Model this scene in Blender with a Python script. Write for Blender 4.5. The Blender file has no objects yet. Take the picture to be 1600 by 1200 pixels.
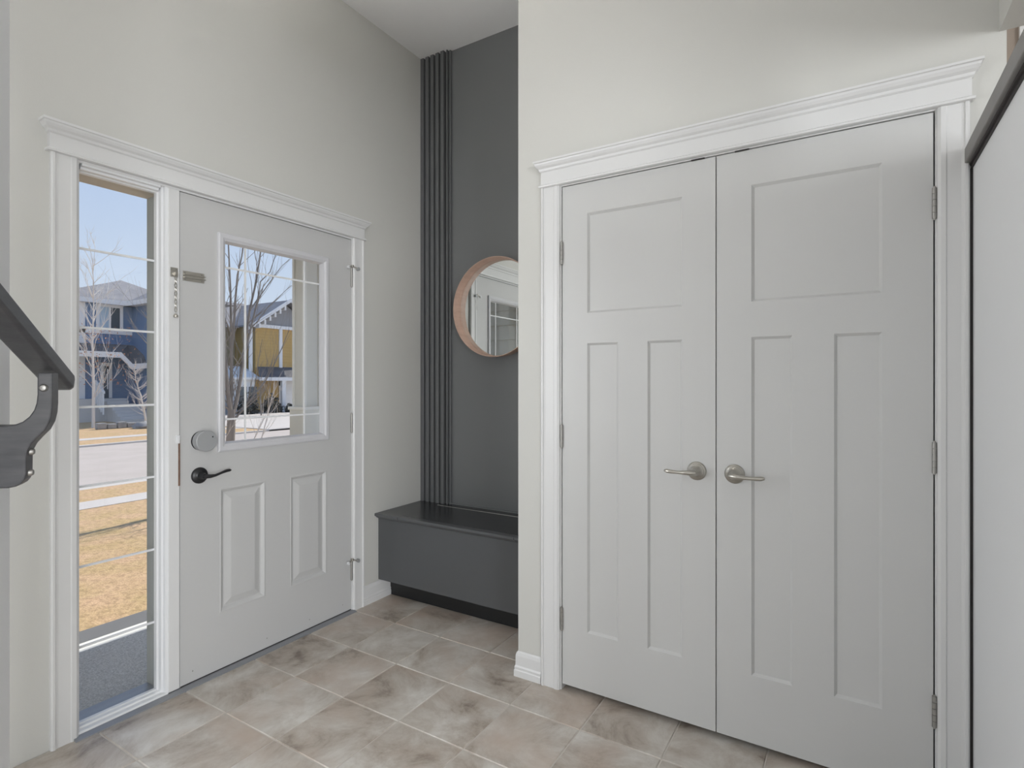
import bpy, bmesh, math, random
from mathutils import Vector
random.seed(7)
scene = bpy.context.scene
COL = scene.collection

# ------------------------------------------------------------------ camera, sky, sun, lights, exposure
CX, CZ, FPX, YAW, PY = 2.3437, 1.267, 864.93, math.radians(31.474), 594.89
cam_d = bpy.data.cameras.new('camera'); cam = bpy.data.objects.new('camera', cam_d); COL.objects.link(cam)
cam_d.sensor_width = 36.0; cam_d.lens = FPX / 1600 * 36; cam_d.shift_y = (PY - 600) / 1600
cam_d.clip_start = 0.03; cam_d.clip_end = 400
cam.location = (CX, 0, CZ); cam.rotation_euler = (math.pi / 2, 0, YAW)
scene.camera = cam

vs = scene.view_settings
vs.view_transform = 'Standard'; vs.look = 'None'; vs.exposure = 0.0; vs.gamma = 1.0; vs.use_curve_mapping = False

world = bpy.data.worlds.new('World'); scene.world = world; world.use_nodes = True
wn, wl = world.node_tree.nodes, world.node_tree.links
wn.clear()
w_out = wn.new('ShaderNodeOutputWorld'); w_bg = wn.new('ShaderNodeBackground')
w_tc = wn.new('ShaderNodeTexCoord'); w_sep = wn.new('ShaderNodeSeparateXYZ'); w_rmp = wn.new('ShaderNodeValToRGB')
wl.new(w_tc.outputs['Generated'], w_sep.inputs[0]); wl.new(w_sep.outputs['Z'], w_rmp.inputs[0])
wl.new(w_rmp.outputs[0], w_bg.inputs[0]); wl.new(w_bg.outputs[0], w_out.inputs[0])
cr = w_rmp.color_ramp
cr.elements[0].position = 0.0; cr.elements[0].color = (0.78, 0.86, 0.96, 1)
cr.elements[1].position = 1.0; cr.elements[1].color = (0.20, 0.36, 0.72, 1)
e = cr.elements.new(0.16); e.color = (0.64, 0.75, 0.92, 1)
e = cr.elements.new(0.34); e.color = (0.50, 0.64, 0.90, 1)
w_bg.inputs[1].default_value = 1.0

def light(name, kind, loc, rot, energy, color=(1, 1, 1), size=None, size_y=None, shape=None, spread=None):
    d = bpy.data.lights.new(name, kind); d.energy = energy; d.color = color
    if kind == 'AREA':
        d.shape = shape or 'RECTANGLE'; d.size = size
        if size_y: d.size_y = size_y
        if spread: d.spread = spread
    if kind == 'SUN': d.angle = math.radians(0.6)
    o = bpy.data.objects.new(name, d); COL.objects.link(o); o.location = loc; o.rotation_euler = rot
    return o

SUN_AZ, SUN_EL = math.radians(9), math.radians(40)     # from +Y, a little to -X
sdir = Vector((-math.sin(SUN_AZ) * math.cos(SUN_EL), math.cos(SUN_AZ) * math.cos(SUN_EL), math.sin(SUN_EL)))
sun = light('sun', 'SUN', (-10, 40, 40), (0, 0, 0), 5.6, (1.0, 0.92, 0.80))
sun.rotation_euler = sdir.to_track_quat('Z', 'Y').to_euler()
# area fills at added, unseen windows behind and beside the camera
light('fill_rear', 'AREA', (2.05, -6.38, 1.6), (math.radians(90), 0, 0), 18, (0.95, 0.97, 1.0), 3.4, 2.0)
light('fill_hall', 'AREA', (7.36, -3.4, 1.5), (math.radians(90), 0, math.radians(90)), 345, (0.95, 0.97, 1.0), 3.0, 2.2)
light('fill_side', 'AREA', (.03, -.35, 1.5), (math.radians(90), 0, math.radians(-90)), 45, (0.95, 0.97, 1.0), 1.3, 1.5)
UPLIGHT_E = 45.0        # glow of the added uplight that brightens the ceiling

# ------------------------------------------------------------------ projection helpers (measuring only)
FW = (-math.sin(YAW), math.cos(YAW)); RT = (math.cos(YAW), math.sin(YAW))
def ray(u):
    k = (u - 800) / FPX
    return (FW[0] + RT[0] * k, FW[1] + RT[1] * k)
def atX(u, v, X):
    d = ray(u); t = (X - CX) / d[0]
    return Vector((X, t * d[1], CZ + t * (PY - v) / FPX))
def atY(u, v, Y):
    d = ray(u); t = Y / d[1]
    return Vector((CX + t * d[0], Y, CZ + t * (PY - v) / FPX))

# ------------------------------------------------------------------ materials
MATS = {}
def mat(name, color, rough=0.5, metal=0.0, var=None, var_scale=6.0, bump=0.0, bump_scale=60.0, spec=0.5, coat=0.0, stretch=None, emit=None):
    if name in MATS: return MATS[name]
    m = bpy.data.materials.new(name); m.use_nodes = True
    nt = m.node_tree; n = nt.nodes; l = nt.links; b = n['Principled BSDF']
    b.inputs['Base Color'].default_value = (*color, 1); b.inputs['Roughness'].default_value = rough
    b.inputs['Metallic'].default_value = metal; b.inputs['Specular IOR Level'].default_value = spec
    b.inputs['Coat Weight'].default_value = coat
    if emit:
        b.inputs['Emission Color'].default_value = (*emit[:3], 1); b.inputs['Emission Strength'].default_value = emit[3]
    geo = n.new('ShaderNodeNewGeometry'); vec = geo.outputs['Position']
    if stretch:
        mp = n.new('ShaderNodeMapping'); mp.inputs['Scale'].default_value = stretch; l.new(vec, mp.inputs['Vector']); vec = mp.outputs[0]
    if var:
        t = n.new('ShaderNodeTexNoise'); t.inputs['Scale'].default_value = var_scale; t.inputs['Detail'].default_value = 6
        l.new(vec, t.inputs['Vector'])
        r = n.new('ShaderNodeValToRGB'); l.new(t.outputs['Fac'], r.inputs[0])
        r.color_ramp.elements[0].position = 0.32; r.color_ramp.elements[0].color = (*color, 1)
        r.color_ramp.elements[1].position = 0.68; r.color_ramp.elements[1].color = (*var, 1)
        l.new(r.outputs[0], b.inputs['Base Color'])
    if bump:
        t2 = n.new('ShaderNodeTexNoise'); t2.inputs['Scale'].default_value = bump_scale; t2.inputs['Detail'].default_value = 4
        l.new(vec, t2.inputs['Vector'])
        bp = n.new('ShaderNodeBump'); bp.inputs['Strength'].default_value = bump; bp.inputs['Distance'].default_value = 0.01
        l.new(t2.outputs['Fac'], bp.inputs['Height']); l.new(bp.outputs[0], b.inputs['Normal'])
    MATS[name] = m; return m

def glass_mat(name, tint=(0.97, 0.98, 0.985), refl=0.05):
    m = bpy.data.materials.new(name); m.use_nodes = True; n = m.node_tree.nodes; l = m.node_tree.links; n.clear()
    o = n.new('ShaderNodeOutputMaterial'); t = n.new('ShaderNodeBsdfTransparent'); g = n.new('ShaderNodeBsdfGlossy'); x = n.new('ShaderNodeMixShader')
    t.inputs[0].default_value = (*tint, 1); g.inputs['Roughness'].default_value = 0.01; x.inputs[0].default_value = refl
    l.new(t.outputs[0], x.inputs[1]); l.new(g.outputs[0], x.inputs[2]); l.new(x.outputs[0], o.inputs[0])
    MATS[name] = m; return m

def siding_mat(name, color, pitch):
    m = mat(name, color, 0.6, var=tuple(c * 0.93 for c in color), var_scale=2.0)
    n = m.node_tree.nodes; l = m.node_tree.links
    geo = n.new('ShaderNodeNewGeometry'); sep = n.new('ShaderNodeSeparateXYZ'); l.new(geo.outputs['Position'], sep.inputs[0])
    mu = n.new('ShaderNodeMath'); mu.operation = 'MULTIPLY'; mu.inputs[1].default_value = 1.0 / pitch; l.new(sep.outputs['Z'], mu.inputs[0])
    fr = n.new('ShaderNodeMath'); fr.operation = 'FRACT'; l.new(mu.outputs[0], fr.inputs[0])
    b = n.new('ShaderNodeBump'); b.inputs['Strength'].default_value = 1.0; b.inputs['Distance'].default_value = 0.04; b.invert = True
    l.new(fr.outputs[0], b.inputs['Height']); l.new(b.outputs[0], n['Principled BSDF'].inputs['Normal'])
    return m

M_WALL = mat('wall_paint', (0.60, 0.597, 0.565), 0.55, bump=0.04, bump_scale=220)
M_WALLC = mat('stair_wall_paint', (0.80, 0.81, 0.82), 0.5, bump=0.04, bump_scale=220)
M_CEIL = mat('ceiling_paint', (0.88, 0.88, 0.88), 0.8, bump=0.12, bump_scale=160)
M_TRIM = mat('white_trim_paint', (0.70, 0.70, 0.695), 0.35)
M_DOORW = mat('front_door_paint', (0.545, 0.545, 0.54), 0.4, bump=0.015, bump_scale=90)
M_CLOSET = mat('closet_door_paint', (0.58, 0.58, 0.57), 0.4, bump=0.015, bump_scale=120)
M_VINYL = mat('white_vinyl', (0.78, 0.79, 0.80), 0.3)
M_BLACK = mat('charcoal_satin_paint', (0.165, 0.170, 0.173), 0.38, spec=0.55, bump=0.02, bump_scale=150)
M_BENCH = mat('charcoal_bench_paint', (0.095, 0.099, 0.104), 0.27, spec=0.55, bump=0.02, bump_scale=120)
M_SLAT = mat('charcoal_slat_paint', (0.12, 0.124, 0.128), 0.4, bump=0.02, bump_scale=150)
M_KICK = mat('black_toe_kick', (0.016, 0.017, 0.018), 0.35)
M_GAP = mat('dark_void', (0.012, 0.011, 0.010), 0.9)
M_NICKEL = mat('satin_nickel', (0.46, 0.44, 0.40), 0.32, 1.0)
M_STEEL = mat('dull_hinge_steel', (0.40, 0.39, 0.37), 0.5, 1.0)
M_IRON = mat('black_hardware', (0.012, 0.012, 0.014), 0.38)
M_LOCK = mat('silver_plastic', (0.40, 0.41, 0.42), 0.38, 0.35)
M_WOOD = mat('raw_strike_wood', (0.22, 0.13, 0.09), 0.7, var=(0.12, 0.07, 0.05), var_scale=30)
M_PINK = mat('pale_pink_wood', (0.62, 0.43, 0.34), 0.45, var=(0.54, 0.36, 0.28), var_scale=9, stretch=(1, 1, 6))
M_MIRROR = mat('mirror_silver', (0.90, 0.92, 0.90), 0.0, 1.0)
M_RAIL = mat('grey_stained_rail', (0.055, 0.055, 0.060), 0.42, var=(0.085, 0.085, 0.09), var_scale=14, stretch=(1, 1, 5), bump=0.05, bump_scale=80)
M_CAP = mat('grey_brown_cap', (0.20, 0.19, 0.18), 0.45, var=(0.17, 0.16, 0.15), var_scale=10)
M_DARK = mat('dark_gap_shade_and_fittings', (0.035, 0.03, 0.028), 0.6)  # also colours the painted shade lines at cap and corner
M_SILL = mat('grey_aluminium_sill', (0.30, 0.31, 0.33), 0.4, 0.4)
M_TAUPE = mat('landing_taupe', (0.30, 0.25, 0.21), 0.7)
M_GROUT = mat('grout', (0.58, 0.54, 0.49), 0.9)
M_GLASS = glass_mat('window_glass')
M_EXTB = mat('exterior_jamb_beige', (0.43, 0.44, 0.42), 0.6)
M_EXTW = mat('exterior_white', (0.84, 0.84, 0.82), 0.55)

# stone-look ceramic tile
def tile_mat():
    m = bpy.data.materials.new('slate_look_tile'); m.use_nodes = True; n = m.node_tree.nodes; l = m.node_tree.links; b = n['Principled BSDF']
    geo = n.new('ShaderNodeNewGeometry'); oi = n.new('ShaderNodeObjectInfo'); ad = n.new('ShaderNodeVectorMath'); ad.operation = 'ADD'
    sc = n.new('ShaderNodeVectorMath'); sc.operation = 'SCALE'; sc.inputs[0].default_value = (37, 19, 11); l.new(oi.outputs['Random'], sc.inputs['Scale'])
    l.new(geo.outputs['Position'], ad.inputs[0]); l.new(sc.outputs[0], ad.inputs[1])
    t1 = n.new('ShaderNodeTexNoise'); t1.inputs['Scale'].default_value = 4.2; t1.inputs['Detail'].default_value = 8; t1.inputs['Roughness'].default_value = 0.68; t1.inputs['Distortion'].default_value = 0.45
    l.new(ad.outputs[0], t1.inputs['Vector'])
    r1 = n.new('ShaderNodeValToRGB'); l.new(t1.outputs['Fac'], r1.inputs[0]); c = r1.color_ramp
    c.elements[0].position = 0.32; c.elements[0].color = (0.21, 0.172, 0.14, 1)
    c.elements[1].position = 0.68; c.elements[1].color = (0.676, 0.65, 0.605, 1)
    k = c.elements.new(0.42); k.color = (0.416, 0.361, 0.305, 1)
    k = c.elements.new(0.54); k.color = (0.546, 0.507, 0.455, 1)
    t2 = n.new('ShaderNodeTexNoise'); t2.inputs['Scale'].default_value = 3.2; t2.inputs['Detail'].default_value = 5; l.new(ad.outputs[0], t2.inputs['Vector'])
    mx = n.new('ShaderNodeMixRGB'); mx.blend_type = 'MIX'; mx.inputs[2].default_value = (0.507, 0.416, 0.345, 1)
    r2 = n.new('ShaderNodeValToRGB'); r2.color_ramp.elements[0].position = 0.5; r2.color_ramp.elements[1].position = 0.72; l.new(t2.outputs['Fac'], r2.inputs[0])
    l.new(r2.outputs[0], mx.inputs[0]); l.new(r1.outputs[0], mx.inputs[1]); l.new(mx.outputs[0], b.inputs['Base Color'])
    b.inputs['Roughness'].default_value = 0.38; b.inputs['Specular IOR Level'].default_value = 0.4
    bp = n.new('ShaderNodeBump'); bp.inputs['Strength'].default_value = 0.12; bp.inputs['Distance'].default_value = 0.01; l.new(t1.outputs['Fac'], bp.inputs['Height']); l.new(bp.outputs[0], b.inputs['Normal'])
    return m
M_TILE = tile_mat()

# ------------------------------------------------------------------ mesh builder
class MB:
    def __init__(s): s.v = []; s.f = []; s.sm = []
    def add(s, verts, faces, smooth=False):
        k = len(s.v); s.v += [tuple(p) for p in verts]
        for f in faces: s.f.append([i + k for i in f]); s.sm.append(smooth)
        return s
    def box(s, x0, x1, y0, y1, z0, z1):
        v = [(x, y, z) for z in (z0, z1) for y in (y0, y1) for x in (x0, x1)]
        return s.add(v, [(0, 2, 3, 1), (4, 5, 7, 6), (0, 1, 5, 4), (2, 6, 7, 3), (0, 4, 6, 2), (1, 3, 7, 5)])
    def prism(s, a, b, smooth=False):        # two equal rings of points, capped
        n = len(a); v = list(a) + list(b)
        f = [[i, (i + 1) % n, n + (i + 1) % n, n + i] for i in range(n)]
        s.add(v, f, smooth); s.f.append([len(s.v) - 2 * n + i for i in range(n)][::-1]); s.sm.append(False)
        s.f.append([len(s.v) - n + i for i in range(n)]); s.sm.append(False)
        return s
    def loft(s, rings, cap=True, smooth=False):
        n = len(rings[0]); k = len(s.v)
        for r in rings: s.v += [tuple(p) for p in r]
        for j in range(len(rings) - 1):
            for i in range(n):
                s.f.append([k + j * n + i, k + j * n + (i + 1) % n, k + (j + 1) * n + (i + 1) % n, k + (j + 1) * n + i]); s.sm.append(smooth)
        if cap:
            s.f.append([k + i for i in range(n)][::-1]); s.sm.append(False)
            s.f.append([k + (len(rings) - 1) * n + i for i in range(n)]); s.sm.append(False)
        return s
    def tube(s, pts, rad, n=8, flat=1.0, up=None):
        pts = [Vector(p) for p in pts]; rings = []
        for i, p in enumerate(pts):
            d = (pts[min(i + 1, len(pts) - 1)] - pts[max(i - 1, 0)])
            if d.length < 1e-9: d = Vector((0, 0, 1))
            d.normalize(); ref = Vector(up) if up else (Vector((0, 0, 1)) if abs(d.z) < 0.9 else Vector((1, 0, 0)))
            a = d.cross(ref); a.normalize(); b = a.cross(d); r = rad[i] if isinstance(rad, (list, tuple)) else rad
            rings.append([p + a * (r * math.cos(2 * math.pi * k / n)) + b * (r * flat * math.sin(2 * math.pi * k / n)) for k in range(n)])
        return s.loft(rings, True, True)
    def lathe(s, c, axis, prof, n=32):        # prof: (distance along axis, radius)
        axis = Vector(axis).normalized(); a = axis.orthogonal().normalized(); b = axis.cross(a); c = Vector(c)
        rings = [[c + axis * h + a * (r * math.cos(2 * math.pi * k / n)) + b * (r * math.sin(2 * math.pi * k / n)) for k in range(n)] for h, r in prof]
        return s.loft(rings, True, True)
    def mesh(s, name, off=(0, 0, 0)):
        me = bpy.data.meshes.new(name)
        me.from_pydata([(p[0] - off[0], p[1] - off[1], p[2] - off[2]) for p in s.v], [], s.f)
        me.polygons.foreach_set('use_smooth', s.sm)
        bm = bmesh.new(); bm.from_mesh(me); bmesh.ops.recalc_face_normals(bm, faces=bm.faces); bm.to_mesh(me); bm.free()
        me.update(); return me
    def build(s, name, m, parent=None, bev=0, seg=2, sharp=True):
        off = wloc(parent) if parent else (0, 0, 0)
        me = s.mesh(name, off); me.materials.append(m)
        o = bpy.data.objects.new(name, me); COL.objects.link(o)
        if parent: o.parent = parent
        if bev:
            b = o.modifiers.new('bevel', 'BEVEL'); b.width = bev; b.segments = seg; b.limit_method = 'ANGLE'; b.angle_limit = math.radians(40)
        if any(s.sm) and sharp:
            try: me.set_sharp_from_angle(angle=math.radians(42))
            except Exception: pass
        return o

def wloc(o):
    v = Vector((0, 0, 0))
    while o: v += o.location; o = o.parent
    return v
def tag(o, label=None, cat=None, group=None, kind=None):
    if label: o['label'] = label
    if cat: o['category'] = cat
    if group: o['group'] = group
    if kind: o['kind'] = kind
    return o
def empty(name, loc, label, cat, group=None, kind=None):
    o = bpy.data.objects.new(name, None); COL.objects.link(o); o.location = loc; o.empty_display_size = 0.1
    return tag(o, label, cat, group, kind)
def box_obj(name, m, parent, x0, x1, y0, y1, z0, z1, bev=0):
    return MB().box(x0, x1, y0, y1, z0, z1).build(name, m, parent, bev)
def place(me, name, parent, loc):       # shares mesh data between alike pieces
    o = bpy.data.objects.new(name, me); COL.objects.link(o); o.parent = parent; o.location = Vector(loc) - wloc(parent); return o

# wall frames: (a along wall, o out of wall into the room, z)
def L(a, o, z): return Vector((o, a, z))                 # front-door wall, room side is +X
YC, YB, CEIL = 2.046, 2.743, 3.32
def K(a, o, z): return Vector((a, YC - o, z))            # closet wall, room side is -Y

def vprofile(mb, W, a0, a1, z0, z1, prof, flip=False):    # vertical moulding: prof = (fraction across, out)
    pts = [((a1 - f * (a1 - a0)) if flip else (a0 + f * (a1 - a0)), o) for f, o in prof]
    return mb.prism([W(a, o, z0) for a, o in pts], [W(a, o, z1) for a, o in pts])
CASING = [(0, 0), (0, .013), (.06, .018), (.14, .018), (.17, .014), (.26, .0125), (.70, .0125), (.74, .0155), (.90, .0155), (1, .010), (1, 0)]
def header(mb, W, a0, a1, layers):                        # layers: (z, projection, side overhang)
    rings = [[W(a0 - s, 0, z), W(a1 + s, 0, z), W(a1 + s, p, z), W(a0 - s, p, z)] for z, p, s in layers]
    return mb.loft(rings)
def frame_slab(mb, W, a0, a1, z0, z1, thick, holes, depth, bw):
    """door face at o=0 with openings whose edges slope back by depth over bw"""
    A = sorted({a0, a1, *[h[0] for h in holes], *[h[1] for h in holes]}); Z = sorted({z0, z1, *[h[2] for h in holes], *[h[3] for h in holes]})
    for i in range(len(A) - 1):
        for j in range(len(Z) - 1):
            ac, zc = (A[i] + A[i + 1]) / 2, (Z[j] + Z[j + 1]) / 2
            if any(h[0] < ac < h[1] and h[2] < zc < h[3] for h in holes): continue
            mb.add([W(A[i], 0, Z[j]), W(A[i + 1], 0, Z[j]), W(A[i + 1], 0, Z[j + 1]), W(A[i], 0, Z[j + 1])], [(0, 1, 2, 3)])
    for h in holes:
        o = [(h[0], h[2]), (h[1], h[2]), (h[1], h[3]), (h[0], h[3])]; q = [(h[0] + bw, h[2] + bw), (h[1] - bw, h[2] + bw), (h[1] - bw, h[3] - bw), (h[0] + bw, h[3] - bw)]
        for k in range(4):
            k2 = (k + 1) % 4
            mb.add([W(o[k][0], 0, o[k][1]), W(o[k2][0], 0, o[k2][1]), W(q[k2][0], -depth, q[k2][1]), W(q[k][0], -depth, q[k][1])], [(0, 1, 2, 3)])
    # edges and back of the slab
    c = [(a0, z0), (a1, z0), (a1, z1), (a0, z1)]
    for k in range(4):
        k2 = (k + 1) % 4
        mb.add([W(c[k][0], 0, c[k][1]), W(c[k2][0], 0, c[k2][1]), W(c[k2][0], -thick, c[k2][1]), W(c[k][0], -thick, c[k][1])], [(0, 1, 2, 3)])
    return mb
def ring_panel(mb, W, a0, a1, z0, z1, rings, fill=True):
    R = []
    for ins, o in rings:
        R.append([W(a0 + ins, o, z0 + ins), W(a1 - ins, o, z0 + ins), W(a1 - ins, o, z1 - ins), W(a0 + ins, o, z1 - ins)])
    k = len(mb.v)
    for r in R: mb.v += [tuple(p) for p in r]
    for j in range(len(R) - 1):
        for i in range(4):
            mb.f.append([k + j * 4 + i, k + j * 4 + (i + 1) % 4, k + (j + 1) * 4 + (i + 1) % 4, k + (j + 1) * 4 + i]); mb.sm.append(False)
    if fill: mb.f.append([k + (len(R) - 1) * 4 + i for i in range(4)]); mb.sm.append(False)
    return mb
def wbox(mb, W, a0, a1, o0, o1, z0, z1):
    p, q = W(a0, o0, z0), W(a1, o1, z1)
    return mb.box(min(p.x, q.x), max(p.x, q.x), min(p.y, q.y), max(p.y, q.y), z0, z1)

# ================================================================== ROOM SHELL
XR = 2.642                     # right partition face
# --- wall_left (front-door wall), with the door unit opening and wall pieces around it
mb = MB()
mb.box(-.15, 0, -6.5, -1.0, -.02, CEIL); mb.box(-.15, 0, .3, .855, -.02, CEIL); mb.box(-.15, 0, -1.0, .3, -.02, .75); mb.box(-.15, 0, -1.0, .3, 2.25, CEIL); mb.box(-.15, 0, 2.15, YB + .1, -.02, CEIL); mb.box(-.15, 0, .855, 2.15, 2.056, CEIL)
tag(mb.build('wall_left', M_WALL), 'pale grey painted wall around the white front door', 'wall', kind='structure')
# --- alcove back wall, charcoal
tag(box_obj('wall_alcove', M_BLACK, None, 0, 1.123, YB, YB + .1, 0, CEIL), 'charcoal painted alcove wall behind the round mirror', 'wall', kind='structure')
# --- closet wall (with opening)
mb = MB()
mb.box(1.123, 1.318, YC, YC + .10, 0, CEIL); mb.box(2.568, 2.716, YC, YC + .10, 0, CEIL); mb.box(1.318, 2.568, YC, YC + .10, 2.072, CEIL)
mb.box(1.123, 1.2, YC + .10, YB + .1, 0, CEIL); mb.box(2.64, 2.716, YC + .10, YB + .1, 0, CEIL); mb.box(1.2, 2.64, YB, YB + .1, 0, CEIL)
tag(mb.build('wall_closet', M_WALL), 'warm off-white wall around the double closet doors', 'wall', kind='structure')
# --- right partition: white lower wall under a dark level cap
tag(box_obj('wall_right', M_WALLC, None, XR, XR + .11, .75, YC, 0, 1.876), 'pale bluish-white partition wall under the dark level cap', 'wall', kind='structure')
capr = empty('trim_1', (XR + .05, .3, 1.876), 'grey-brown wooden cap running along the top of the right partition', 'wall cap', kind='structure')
box_obj('cap_shadow_gap', M_DARK, capr, XR - .004, XR + .114, .75, YC, 1.876, 1.884)  # dark strip drawn in place of the shadow gap below the cap
box_obj('fascia_board', M_CAP, capr, XR - .020, XR + .13, .75, YC, 1.889, 1.934, .003)
box_obj('cap_shadow_line', M_DARK, capr, XR - .010, XR + .12, .75, YC, 1.884, 1.889)  # dark line standing for shade under the cap overhang
box_obj('corner_shadow_strip', M_DARK, capr, XR - .006, XR, YC - .006, YC, 0, 1.876)  # dark strip in place of the corner's shadow gap
# --- landing beyond the partition
tag(box_obj('wall_landing', M_TAUPE, None, 2.716, 7.5, 3.3, 3.4, 0, CEIL), 'taupe far wall seen over the partition cap', 'wall', kind='structure')
tag(box_obj('trim_2', M_TRIM, None, 2.985, 3.01, 3.28, 3.3, 0, CEIL), 'white vertical casing strip on the taupe landing wall', 'trim', kind='structure')
# --- rear and outer walls with openings for added windows
mb = MB(); mb.box(-.15, .3, -6.6, -6.5, 0, CEIL); mb.box(3.8, 7.6, -6.6, -6.5, 0, CEIL); mb.box(.3, 3.8, -6.6, -6.5, 0, .55); mb.box(.3, 3.8, -6.6, -6.5, 2.65, CEIL)
tag(mb.build('wall_rear', M_WALL), 'off-white rear wall with an added wide window behind the viewer', 'wall', kind='structure')
mb = MB(); mb.box(7.5, 7.6, -6.5, -4.95, 0, CEIL); mb.box(7.5, 7.6, -1.85, 3.4, 0, CEIL); mb.box(7.5, 7.6, -4.95, -1.85, 0, .35); mb.box(7.5, 7.6, -4.95, -1.85, 2.65, CEIL)
tag(mb.build('wall_hall', M_WALL), 'off-white living room wall with an added window beyond the partition', 'wall', kind='structure')
tag(box_obj('ceiling', M_CEIL, None, -.15, 7.6, -6.6, 3.4, CEIL, CEIL + .1), 'flat white textured ceiling high above the entry', 'ceiling', kind='structure')
tag(box_obj('wall_light_block', M_WALL, None, 2.70, 2.82, -6.5, YC, 2.25, CEIL), 'added dropped wall keeping light off the upper entry walls', 'wall', kind='structure')  # added drop wall, blocks window light from the upper walls
# frames of the added, unseen windows around the fill lights
w2 = empty('added_window_2', (2.05, -6.55, .55), 'added wide white-framed window in the unseen rear wall', 'window', kind='structure')
for x0, x1, z0, z1 in ((.3, .36, .55, 2.65), (3.74, 3.8, .55, 2.65), (.36, 3.74, .55, .61), (.36, 3.74, 2.59, 2.65), (2.02, 2.08, .61, 2.59)):
    box_obj('frame_bar', M_VINYL, w2, x0, x1, -6.58, -6.52, z0, z1)
box_obj('pane', M_GLASS, w2, .36, 3.74, -6.553, -6.549, .61, 2.59)
w3 = empty('added_window_3', (7.55, -3.4, .35), 'added white-framed window in the unseen living room wall', 'window', kind='structure')
for y0, y1, z0, z1 in ((-4.95, -4.89, .35, 2.65), (-1.91, -1.85, .35, 2.65), (-4.89, -1.91, .35, .41), (-4.89, -1.91, 2.59, 2.65)):
    box_obj('frame_bar', M_VINYL, w3, 7.52, 7.58, y0, y1, z0, z1)
box_obj('pane', M_GLASS, w3, 7.549, 7.553, -4.89, -1.91, .41, 2.59)
w4 = empty('added_window_4', (-.08, -.35, .75), 'added unseen white-framed window beside the stairs on the front-door wall', 'window', kind='structure')
for y0, y1, z0, z1 in ((-1.0, -.94, .75, 2.25), (.24, .3, .75, 2.25), (-.94, .24, .75, .81), (-.94, .24, 2.19, 2.25)):
    box_obj('frame_bar', M_VINYL, w4, -.11, -.05, y0, y1, z0, z1)
box_obj('pane', M_GLASS, w4, -.082, -.078, -.94, .24, .81, 2.19)

# --- handrail geometry, then the stair wall that carries it
DH = Vector((-.81676, .57697, 0)); RR = Vector((.57697, .81676, 0)); DD = Vector((-.75711, .53483, -.37516)); NN = Vector((-.30642, .21646, .92696))
P0 = Vector((.94949, .49487, 1.27177))          # lower right edge of the rail
BQ = P0 - DD * .075                              # bracket front plane point
def on_bracket(u, v):
    d = ray(u); D = Vector((d[0], d[1], (PY - v) / FPX)); C = Vector((CX, 0, CZ))
    t = (BQ - C).dot(DH) / D.dot(DH); return C + D * t
W0 = on_bracket(-28, 700)
dx, dy = ray(17)       # corner of the stair wall
det = dx * (-DH.y) - dy * (-DH.x)
t_ = ((W0.x - CX) * (-DH.y) - (W0.y) * (-DH.x)) / det
WC = Vector((CX + dx * t_, dy * t_, 0))
a = WC; b = WC - DH * .30; nrm = -RR * .12
ring = [a, b, b + nrm, a + nrm]
o = MB().prism([Vector((p.x, p.y, 0)) for p in ring], [Vector((p.x, p.y, CEIL)) for p in ring]).build('wall_stair', M_WALLC, bev=.006)
tag(o, 'narrow grey end of the stair wall left of the sidelight', 'wall', kind='structure')

# --- floor: grout bed with individual tiles
fl = empty('floor', (1.3, .3, 0), 'grey-brown stone-look ceramic tile floor', 'floor', kind='structure')
box_obj('grout_bed', M_GROUT, fl, -.15, XR, -1.22, 3.4, -.05, -.0025)
M_OAK = mat('pale_oak_floor', (.55, .51, .46), .5, var=(.48, .44, .40), var_scale=5, stretch=(1, 8, 1))
box_obj('oak_floor', M_OAK, fl, -.15, 7.6, -6.6, -1.22, -.05, -.001)
box_obj('oak_floor', M_OAK, fl, XR, 7.6, -1.22, 3.4, -.05, -.001)
PX_, PYT = .2985, .306
X0J, Y0J = .0115, 1.229 - 10 * PYT
def tile_mesh(sx, sy):
    b = .0025; m = MB()
    m.loft([[(0, 0, -.012), (sx, 0, -.012), (sx, sy, -.012), (0, sy, -.012)], [(0, 0, -b), (sx, 0, -b), (sx, sy, -b), (0, sy, -b)], [(b, b, 0), (sx - b, b, 0), (sx - b, sy - b, 0), (b, sy - b, 0)]])
    me = m.mesh('tile'); me.materials.append(M_TILE); return me
G = .004; cache = {}
for i in range(0, 10):
    for j in range(2, 15):
        x0 = X0J + i * PX_ + G / 2; x1 = X0J + (i + 1) * PX_ - G / 2
        y0 = Y0J + j * PYT + G / 2; y1 = Y0J + (j + 1) * PYT - G / 2
        if i == 0: x0 = .002
        x1 = min(x1, XR - .002)
        if x1 - x0 < .02: continue
        ymax = 2.43 if x0 < 1.1 else YC + .09
        y1 = min(y1, ymax)
        if y1 - y0 < .02: continue
        key = (round(x1 - x0, 4), round(y1 - y0, 4))
        if key not in cache: cache[key] = tile_mesh(*key)
        place(cache[key], 'tile', fl, (x0, y0, 0))

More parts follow.
